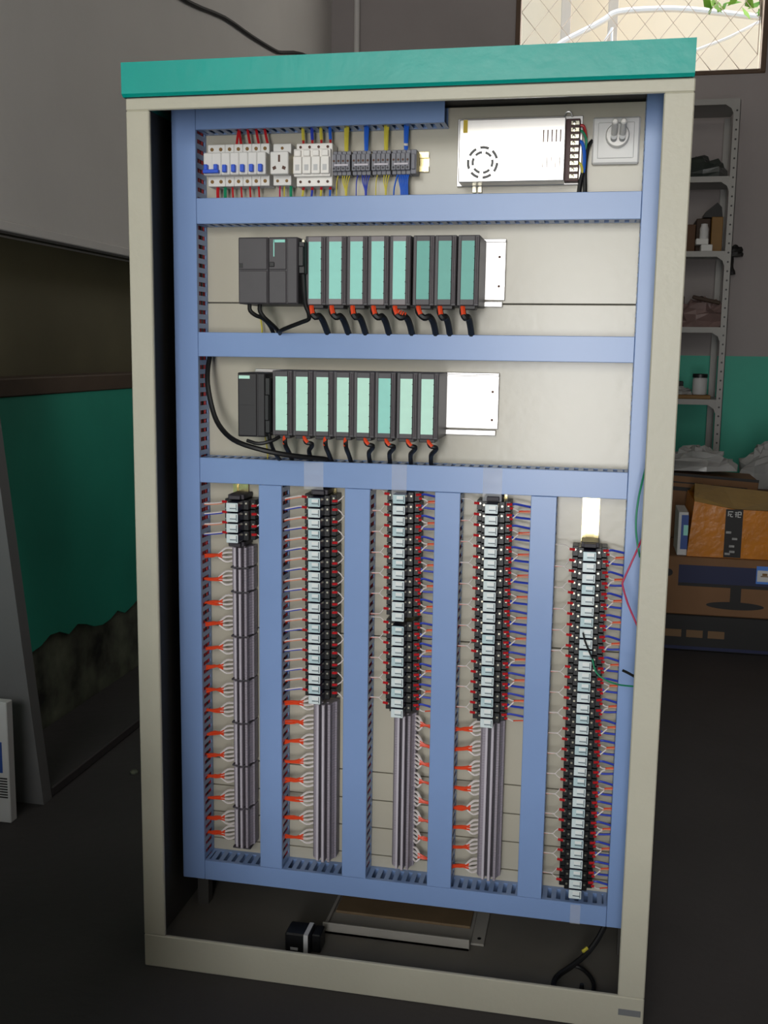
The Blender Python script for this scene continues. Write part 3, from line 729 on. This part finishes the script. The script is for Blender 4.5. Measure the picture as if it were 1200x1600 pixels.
endblock(.152, .8605, 'dark end clamp below the four relays of the leftmost strip')
strip_relays(.3262, .3300, .9745, 20, 'A', .0774, .0539, fw, 'second strip from the left')
endblock(.328, .975, 'dark end clamp at the top of the second relay strip')
strip_relays(.4965, .5010, .9880, 21, 'B', .0649, .0652, fw, 'middle strip', gap_after=12)
strip_relays(.6760, .6805, .9765, 21, 'B', .0643, .0724, lambda i: 'relay_face' if i < 12 else fw(i), 'fourth strip from the left')
endblock(.676, .977, 'dark end clamp at the top of the fourth relay strip')
strip_relays(.8635, .8640, .8945, 33, 'B', .0663, .0647, fw, 'rightmost long strip')
endblock(.8635, .895, 'dark end clamp below the bare rail top of the rightmost strip')

# ------------------------------------------------------------------ grey terminal rows
def terminal_row(xc, w, z0, z1, label, fans, side, dl, seed):
    t = thing('terminal_row', label, 'terminal blocks', (xc, DP, z0), 'grey terminal rows')
    hw = w/2
    prof = [(-hw, .203), (-hw, .178), (-hw*.80, .168), (-hw*.55, .168), (-hw*.52, .156), (-hw*.30, .156), (-hw*.28, .170), (-hw*.06, .170), (-hw*.02, .152), (hw*.22, .152), (hw*.25, .170), (hw*.42, .170), (hw*.45, .156), (hw*.66, .156), (hw*.70, .170), (hw*.86, .178), (hw, .180), (hw, .203)]
    m = MB(); n = max(1, int((z1-z0)/.0056)); st = (z1-z0)/n
    for i in range(n): m.prism([(xc+a, y) for a, y in prof], 2, z0+st*i, z0+st*(i+.93))
    m.build('terminal_slices', 'terminal_grey', t, kind='stuff')
    MB().box(xc-hw*.50, xc-hw*.34, .1552, .1562, z0+.002, z1-.002).build('marker_strip', 'terminal_light', t)
    MB().box(xc+hw*.02, xc+hw*.16, .1512, .1522, z0+.002, z1-.002).build('marker_strip', 'terminal_light', t)
    MB().box(xc-hw*.27, xc-hw*.07, .1692, .1705, z0+.002, z1-.002).build('screw_channel', 'terminal_dark', t)
    MB().box(xc+hw*.26, xc+hw*.41, .1692, .1705, z0+.002, z1-.002).build('screw_channel', 'terminal_dark', t)
    for z in fans:
        xs0 = xc+side*hw*.92; xd = xc+side*dl
        for k in range(4):
            z_ = z+.014-.0085*k
            MB().tube([(xs0, .182, z_), (xs0+side*(dl-hw)*.25, .174, z_+.001-.001*k), (xs0+side*(dl-hw)*.50, .172, z+.002-.002*k)], .0024, 5, 3).build('wire', 'white_wire', t, smooth=True, label='white wire')
            if k < 3: MB().tube([(xs0+side*(dl-hw)*.36, .172, z+.006-.005*k), (xs0+side*(dl-hw)*.7, .171, z-.001+rnd(.004)), (xd+side*.008, .176, z-.006+rnd(.006))], .0024, 5, 3).build('wire', 'orange_wire', t, smooth=True, label='orange wire')
    if seed < 8: MB().box(xc-hw*.85, xc+hw*.85, .158, .203, z0-.0035, z0-.0002).build('end_plate', 'terminal_dark', t)
    return t
cols1 = [(.8165, .8580), (.7650, .8125), (.6700, .7610), (.5760, .6660), (.4820, .5720), (.3870, .4780), (.2920, .3830), (.2010, .2880)]
nm1 = ['short', 'second', 'third', 'fourth', 'fifth', 'sixth', 'seventh', 'bottom']
fz = [.836, .787, .735, .690, .638, .595, .543, .500, .449, .400, .352, .304, .256, .222]
for i, (a, b) in enumerate(cols1):
    terminal_row(.1562, .046, a, b, 'grey terminal row segment in the leftmost column, %s from the top' % ORD[i+1], [z for z in fz if a-.002 <= z < b+.002], -1, .082, i)
terminal_row(.335, .050, .190, .537, 'long grey terminal row below the relays of the second column', [.53-.0425*i for i in range(8)], -1, .0862, 20)
terminal_row(.505, .046, .192, .527, 'long grey terminal row below the relays of the middle column', [.505-.0410*i for i in range(8)], 1, .0567, 21)
terminal_row(.686, .048, .190, .527, 'long grey terminal row below the relays of the fourth column', [.505-.0425*i for i in range(8)], -1, .0743, 22)

# ------------------------------------------------------------------ loose wires at the right post
tag(MB().tube([(.957, .035, 1.075), (.952, .05, 1.048), (.946, .06, 1.01), (.943, .06, .975), (.944, .06, .945), (.949, .06, .915), (.953, .05, .90)], .0018, 6).build('green_wire', 'green_wire', smooth=True), 'loose green wire bowed along the right upright duct', 'wire')
tag(MB().tube([(.957, .05, .94), (.949, .06, .915), (.936, .06, .88), (.926, .06, .853), (.9255, .06, .842), (.936, .06, .81), (.9505, .06, .779), (.958, .05, .765)], .0018, 6, 2).build('red_wire', 'pink_wire', smooth=True), 'loose crimson wire kinked like an arrow on the right upright duct', 'wire')
tag(MB().tube([(.932, .05, .687), (.944, .05, .682), (.960, .045, .675)], .0028, 6).build('black_wire', 'black_rubber', smooth=True), 'short stub of black wire poking from behind the right post', 'wire')
tag(MB().tube([(.877, .10, .690), (.883, .095, .670), (.892, .092, .660), (.905, .09, .653), (.925, .08, .650), (.945, .06, .655), (.960, .045, .660)], .0016, 6).build('green_wire', 'green_wire', smooth=True), 'thin green wire hanging across the rightmost relay strip', 'wire')
tag(MB().tube([(.8575, .107, .738), (.862, .104, .722), (.872, .103, .700), (.879, .104, .685), (.881, .107, .668)], .0017, 6).build('black_wire', 'black_rubber', smooth=True), 'thin black wire lying over the fronts of the rightmost relays', 'wire')

# ------------------------------------------------------------------ bottom of the cabinet
t = thing('metal_tray', 'flat grey metal tray with a folded edge on the cabinet floor', 'tray', (.5, .28, .02))
MB().box(.335, .652, .165, .42, .021, .028, .001).box(.335, .652, .165, .170, .021, .046, .001).box(.335, .342, .165, .42, .021, .036, .001).build('tray_body', 'tray_steel', t)
MB().box(.652, .680, .19, .42, .021, .026, .001).build('side_flange', 'tray_steel', t)
MB().disc((.668, .21, .026), (0, 0, 1), .004, .0012, 10).build('flange_bolt', 'black_plastic', t)
MB().box(.345, .645, .24, .40, .028, .034, .001).build('wood_board', 'brown_board', t, label='brown board lying in the tray')
t = thing('black_block', 'small black block with a white stripe on the cabinet floor', 'block', (.305, .11, .0205))
c0 = MB().box(.278, .331, .075, .125, .0205, .066, .003); c0.build('body', 'black_plastic', t)
MB().box(.318, .3275, .0745, .1255, .0203, .0664, .0005).build('stripe', 'label_grey', t, label='white stripe')
MB().box(.290, .306, .0744, .0755, .030, .036).build('print', 'label_grey', t, label='small white print')
MB().box(.331, .350, .09, .13, .0205, .060, .002).build('end_piece', 'black_plastic', t)
tag(MB().tube([(.934, .20, .125), (.926, .19, .10), (.91, .17, .075), (.888, .15, .053), (.862, .125, .041), (.842, .105, .035), (.832, .085, .033), (.832, .065, .031), (.845, .052, .030), (.853, .048, .0295)], .0055, 8).build('floor_cable', 'black_rubber', smooth=True), 'black cable hanging out of the bottom duct and coiled on the cabinet floor', 'cable')
tag(MB().tube([(.868, .15, .030), (.885, .145, .0275), (.90, .125, .0265), (.908, .10, .0265), (.908, .075, .0265), (.905, .058, .0265)], .0042, 8).build('floor_cable', 'black_rubber', smooth=True), 'second thinner black cable lying on the cabinet floor near its right corner', 'cable')
tag(MB().lathe((.885, .055, .0205), (0, 0, 1), [(.011, 0), (.009, .014), (.005, .018), (.004, .03)], 10).build('cable_gland', 'black_plastic', smooth=True), 'small black cable gland on the cabinet floor at the right', 'gland')
tag(MB().tube([(.884, .146, .0645), (.893, .154, .069)], .0036, 6, 1).build('cable_tag', 'yellow_wire'), 'tiny yellow tag on the black floor cable', 'tag')

# ------------------------------------------------------------------ shelf unit and things on it
SY = 4.2
sh = thing('shelf_unit', 'grey slotted-angle steel shelf unit against the back wall', 'shelf', (1.0, 4.42, 0))
def post(x0, x1, y0, y1, front):
    m = MB()
    if front:
        m.box(x0, x1, y0, y0+.003, 0, 2.60); m.box(x1-.003, x1, y0, y0+.035, 0, 2.60)
    else:
        m.box(x0, x1, y1-.003, y1, 0, 2.60); m.box(x1-.003 if x0 > 1 else x0, x1 if x0 > 1 else x0+.003, y1-.035, y1, 0, 2.60)
    o = m.build('post', 'shelf_grey', sh)
    if front and x0 > 1:
        h = MB()
        for k in range(52): h.disc(((x0+x1)/2, y0+.0004, .05+.049*k), (0, -1, 0), .0055, .001, 8)
        h.build('bolt_holes', 'black_plastic', o, kind='stuff')
post(1.497, 1.532, SY, SY+.45, True); post(1.497, 1.532, SY, SY+.45, False)
post(.30, .335, SY, SY+.45, True); post(.30, .335, SY, SY+.45, False)
for z1_ in (2.613, 2.216, 1.825, 1.419, 1.025, .55, .12):
    sb = MB().box(.302, 1.53, SY+.003, SY+.447, z1_-.006, z1_-.002).box(.302, 1.53, SY+.0032, SY+.006, z1_-.032, z1_-.002).build('shelf_board', 'shelf_grey', sh)
    g = MB(); c = (1.497, z1_-.03)
    g.prism([(c[0], c[1]), (c[0], c[1]-.05), (c[0]-.012, c[1]-.022), (c[0]-.045, c[1])], 1, SY+.0005, SY+.003)
    g.disc((1.46, SY+.003, z1_-.017), (0, -1, 0), .006, .002, 8)
    g.build('corner_bracket', 'shelf_grey', sb)
def blob(name, m, label, cat, c, r, seed, flat=True):
    rr = random.Random(seed); n, k = 14, 9; vs = []
    for i in range(k+1):
        th = math.pi/2*i/k
        for j in range(n):
            a = 2*math.pi*j/n; q = 1+rr.uniform(-.18, .18)
            vs.append((c[0]+r[0]*math.cos(a)*math.cos(th)*q, c[1]+r[1]*math.sin(a)*math.cos(th)*q, c[2]+r[2]*math.sin(th)**.8*q if i else c[2]))
    fs = [(i*n+j, i*n+(j+1) % n, (i+1)*n+(j+1) % n, (i+1)*n+j) for i in range(k) for j in range(n)]+[tuple(range(n))]
    return tag(MB().add(vs, fs).build(name, m, smooth=False), label, cat)
z = 2.2145
blob('plastic_bag', 'dark_bag', 'dark crumpled plastic bag heaped on the upper shelf of the unit', 'bag', (1.33, SY+.18, z), (.17, .14, .12), 3)
z = 1.8235
def crate(name, label, cat, x0, x1, y0, y1, z0, z1, m, extra=None, rot=0.):
    t = MB().box(x0, x1, y0, y1, z0, z1, .003).build(name, m)
    if rot: t.rotation_euler = (0, rot, 0)
    return tag(t, label, cat)
crate('carton', 'brown carton at the left of the second shelf, half hidden by the cabinet', 'box', 1.24, 1.345, SY+.10, SY+.35, z, 1.975, 'kraft_dark')
crate('carton', 'tall dark carton standing behind white boxes on the second shelf', 'box', 1.350, 1.425, SY+.13, SY+.35, z, 2.01, 'brown_dark')
crate('carton', 'ochre yellow carton at the right of the second shelf', 'box', 1.428, 1.488, SY+.10, SY+.35, z, 2.015, 'ochre_box')
t = MB().prism([(1.385, 2.016), (1.487, 2.016), (1.480, 2.07), (1.455, 2.095), (1.395, 2.045)], 1, SY+.13, SY+.3).build('cardboard_flap', 'box_black'); tag(t, 'dark folded cardboard piece on top of the ochre carton', 'cardboard')
crate('small_box', 'small white box lying lowest on the second shelf front', 'box', 1.372, 1.432, SY+.02, SY+.10, z, 1.860, 'paper_white')
crate('small_box', 'small white box lying across the other white box', 'box', 1.345, 1.410, SY+.03, SY+.10, 1.8605, 1.893, 'paper_white')
tag(MB().lathe((1.388, SY+.07, 1.8935), (0, 0, 1), [(.024, 0), (.024, .055), (.018, .07), (.018, .08)], 14).build('pale_bottle', 'label_grey', smooth=True), 'pale bluish bottle standing on the small white boxes', 'bottle')
z = 1.4175
blob('plastic_bag', 'pink_bag', 'crumpled pinkish plastic bag on the third shelf', 'bag', (1.40, SY+.16, z), (.145, .13, .15), 5)
crate('carton', 'small dark brown box at the left behind the pinkish bag', 'box', 1.25, 1.322, SY+.32, SY+.43, z, 1.60, 'brown_dark')
crate('wooden_slat', 'dark slat leaning on the pinkish bag', 'slat', 1.34, 1.49, SY+.02, SY+.05, 1.555, 1.575, 'brown_dark', rot=.22)
z = 1.0235
crate('carton', 'flat yellowish cardboard pad on the fourth shelf under the jar', 'cardboard', 1.25, 1.47, SY+.02, SY+.3, z, 1.045, 'ochre_box')
t = thing('lidded_jar', 'pale grey jar with black lid on the fourth shelf', 'jar', (1.415, SY+.1, 1.0455))
MB().lathe((1.415, SY+.10, 1.0455), (0, 0, 1), [(.036, 0), (.040, .005), (.040, .085), (.034, .095)], 18).build('jar_body', 'label_grey', t, smooth=True)
MB().lathe((1.415, SY+.10, 1.1405), (0, 0, 1), [(.042, 0), (.042, .018), (.039, .021)], 18).build('lid', 'black_plastic', t, smooth=True)
blob('plastic_bag', 'film', 'pale film bag lying left of the jar on the fourth shelf', 'bag', (1.30, SY+.12, 1.0455), (.075, .08, .04), 8)
crate('small_box', 'small black box behind the film bag on the fourth shelf', 'box', 1.27, 1.335, SY+.22, SY+.32, 1.0455, 1.115, 'box_black')
t = blob('cloth_bag', 'box_black', 'black bag hanging beside the shelf post on the back wall', 'bag', (1.61, YB-.06, 1.84), (.045, .04, .06), 9)
MB().tube([(1.585, YB-.06, 1.85), (1.59, YB-.06, 1.79), (1.60, YB-.06, 1.735)], [.018, .014, .02], 6, 3).build('strap', 'box_black', t)

# ------------------------------------------------------------------ boxes stacked at the right
BY = 2.7
t = thing('black_carton', 'large black carton at the bottom of the stack, with kraft pictograms', 'box', (1.55, 2.95, 0))
MB().box(1.0, 2.05, BY, BY+.5, .002, .160, .004).build('body', 'box_black', t)
for k in range(4): MB().box(1.10+.089*k, 1.168+.089*k, BY-.001, BY+.001, .062, .094).build('pictogram', 'print_kraft', t, label='small kraft pictogram panel')
MB().box(1.0, 2.05, BY-.0008, BY+.001, .008, .022).build('band', 'print_navy', t, label='navy band along the bottom')
t = thing('monitor_carton', 'kraft monitor carton with navy band and printed monitor stand', 'box', (1.55, 2.95, .161))
MB().box(1.02, 2.06, BY, BY+.48, .161, .412, .004).build('body', 'kraft', t)
MB().box(1.232, 2.0, BY-.001, BY+.001, .300, .378).build('navy_band', 'print_navy', t)
MB().box(1.232, 2.0, BY-.0011, BY+.001, .287, .301).build('screen_edge', 'print_black', t)
MB().box(1.448, 1.492, BY-.001, BY+.001, .222, .289).build('stand_neck', 'print_black', t, label='printed black stand neck')
e = MB(); n = 28; e.prism([(1.470+.118*math.cos(2*math.pi*k/n), .210+.017*math.sin(2*math.pi*k/n)) for k in range(n)], 1, BY-.0012, BY+.001); e.build('stand_foot', 'print_black', t, label='printed black stand foot')
e = MB(); e.prism([(1.19+.018*math.cos(2*math.pi*k/16), .342+.016*math.sin(2*math.pi*k/16)) for k in range(16)], 1, BY-.0012, BY+.001); e.build('hand_hole', 'print_black', t)
stk = MB().box(1.548, 1.66, BY-.0018, BY-.0008, .312, .388).build('sticker', 'print_blue', t, label='blue and white sticker')
MB().box(1.552, 1.656, BY-.0022, BY-.0016, .322, .370).build('sticker_paper', 'paper_white', stk)
MB().box(1.572, 1.592, BY-.0026, BY-.002, .348, .358).box(1.566, 1.60, BY-.0026, BY-.002, .343, .347).build('sticker_mark', 'ochre_box', stk)
t = thing('taped_parcel', 'orange parcel wrapped in packing tape with a dark printed strip', 'parcel', (1.50, 2.92, .413))
m = MB()
bm_ = [(1.262, .413), (1.75, .413), (1.75, .618), (1.45, .622), (1.282, .650)]
m.prism(bm_, 1, BY+.02, BY+.40); m.build('parcel_body', 'parcel_tape', t)
MB().add([(1.282, BY+.02, .650), (1.45, BY+.018, .624), (1.75, BY+.018, .620), (1.75, BY+.25, .665), (1.42, BY+.25, .690), (1.30, BY+.25, .700), (1.282, BY+.06, .668)], [(0, 1, 2, 3, 4, 5, 6)]).add([(1.75, BY+.4, .62), (1.282, BY+.4, .64), (1.30, BY+.25, .700), (1.42, BY+.25, .690), (1.75, BY+.25, .665)], [(0, 1, 2, 3, 4)]).build('parcel_top', 'parcel_top', t)
m = MB().box(1.412, 1.482, BY+.0185, BY+.021, .415, .622); ds = m.build('dark_strip', 'print_black', t, label='dark printed tape strip with white characters')
def stroke(cx, cz, segs, s):
    m = MB()
    for (a, b, c, d) in segs:
        x0, z0, x1, z1 = cx+a*s, cz+b*s, cx+c*s, cz+d*s
        if abs(x1-x0) > abs(z1-z0): m.box(x0, x1, BY+.0172, BY+.0188, (z0+z1)/2-.0016, (z0+z1)/2+.0016)
        else: m.box((x0+x1)/2-.0016, (x0+x1)/2+.0016, BY+.0172, BY+.0188, z0, z1)
    return m
stroke(1.420, .591, [(0, 1, 1, 1), (.1, .1, .1, 1), (0, .5, .8, .5), (.5, 0, .5, .6), (.6, 0, 1, 0)], .021).build('character', 'paper_white', ds)
stroke(1.449, .590, [(0, .9, .4, .9), (.2, 0, .2, 1), (0, .5, .4, .5), (.55, 0, .55, 1), (.55, 1, 1.1, 1), (1.1, .4, 1.1, 1), (.55, .5, 1.1, .5), (.5, 0, 1.1, 0)], .022).build('character', 'paper_white', ds)
for k in range(5):
    x = 1.418+.014*(k % 3)+rnd(.004); zz = .43+.028*(k % 4)+rnd(.006)
    MB().box(x, x+.022, BY+.0165, BY+.0186, zz, zz+.010, .002).build('crinkle', 'film', ds)
t = thing('blue_book', 'blue and white boxed booklet standing left of the taped parcel', 'book', (1.255, 2.84, .413))
MB().box(1.222, 1.262, BY+.03, BY+.25, .413, .600, .002).build('cover', 'paper_white', t)
MB().box(1.234, 1.263, BY+.028, BY+.031, .440, .588).build('blue_panel', 'book_blue', t)
MB().box(1.244, 1.263, BY+.0272, BY+.0285, .50, .545).build('panel_mark', 'label_teal', t)
t = thing('long_carton', 'long slanting kraft carton with dark stripes behind the taped parcel', 'box', (1.3, 3.36, .400))
MB().box(.95, 1.593, 3.22, 3.52, .402, .707, .004).build('body', 'kraft', t)
for za, zb, xa, xb in ((.629, .647, .95, 1.593), (.698, .711, .95, 1.593), (.665, .671, 1.06, 1.345), (.663, .669, 1.38, 1.545)):
    MB().box(xa, xb, 3.218, 3.221, za, zb).build('stripe', 'print_black', t, label='dark printed stripe')
t.rotation_euler = (0, .055, 0)
crate('carton', 'dark carton standing behind the blue booklet', 'box', .98, 1.60, 3.22, 3.54, .0, .380, 'box_black')
blob('film_bundle', 'film', 'bundle of crumpled clear film on top of the long carton', 'film', (1.34, 3.37, .722), (.18, .13, .10), 11)
crate('carton', 'plain carton under the film bundle at the far right', 'box', 1.62, 2.10, 3.60, 4.10, 0, .60, 'kraft_dark')
blob('film_bundle', 'film', 'bundle of crumpled clear film right of the long carton end', 'film', (1.73, 3.80, .6005), (.15, .14, .20), 12)

# ------------------------------------------------------------------ left side: leaning board and package
# board: lower front corner on the floor at (-.60,.68), leaning back along the wall
t = MB(); poly = [(-.707, .0), (-.597, .0), (-.742, 1.38), (-.852, 1.38)]
t.prism(poly, 1, .655, .70)
tag(t.build('leaning_panel', 'grey_board'), 'long grey board leaning against the left wall', 'board')
t = thing('flat_package', 'white package with blue print on the floor before the leaning board', 'package', (-.67, .54, 0))
MB().box(-.722, -.622, .53, .56, .0, .335, .002).build('package_body', 'paper_white', t)
MB().box(-.715, -.640, .5285, .5305, .14, .225).build('blue_print', 'book_blue', t)
for k in range(8): MB().box(-.70, -.628, .5288, .5305, .070+.0075*k, .0735+.0075*k).build('text_line', 'print_black', t)
for k, (x, y, s) in enumerate(((-.40, 1.15, .02), (-.36, .98, .016), (-.45, .92, .012))):
    tag(MB().lathe((x, y, 0), (0, 0, 1), [(s, 0), (s*1.1, s*.4), (s*.5, s*.9)], 7).build('plaster_crumb', 'wall_damp'), 'small crumb of fallen plaster on the floor, %s from the wall ledge' % ['first', 'second', 'third'][k], 'plaster')
for o in bpy.data.objects:
    if '_o' in o: del o['_o']
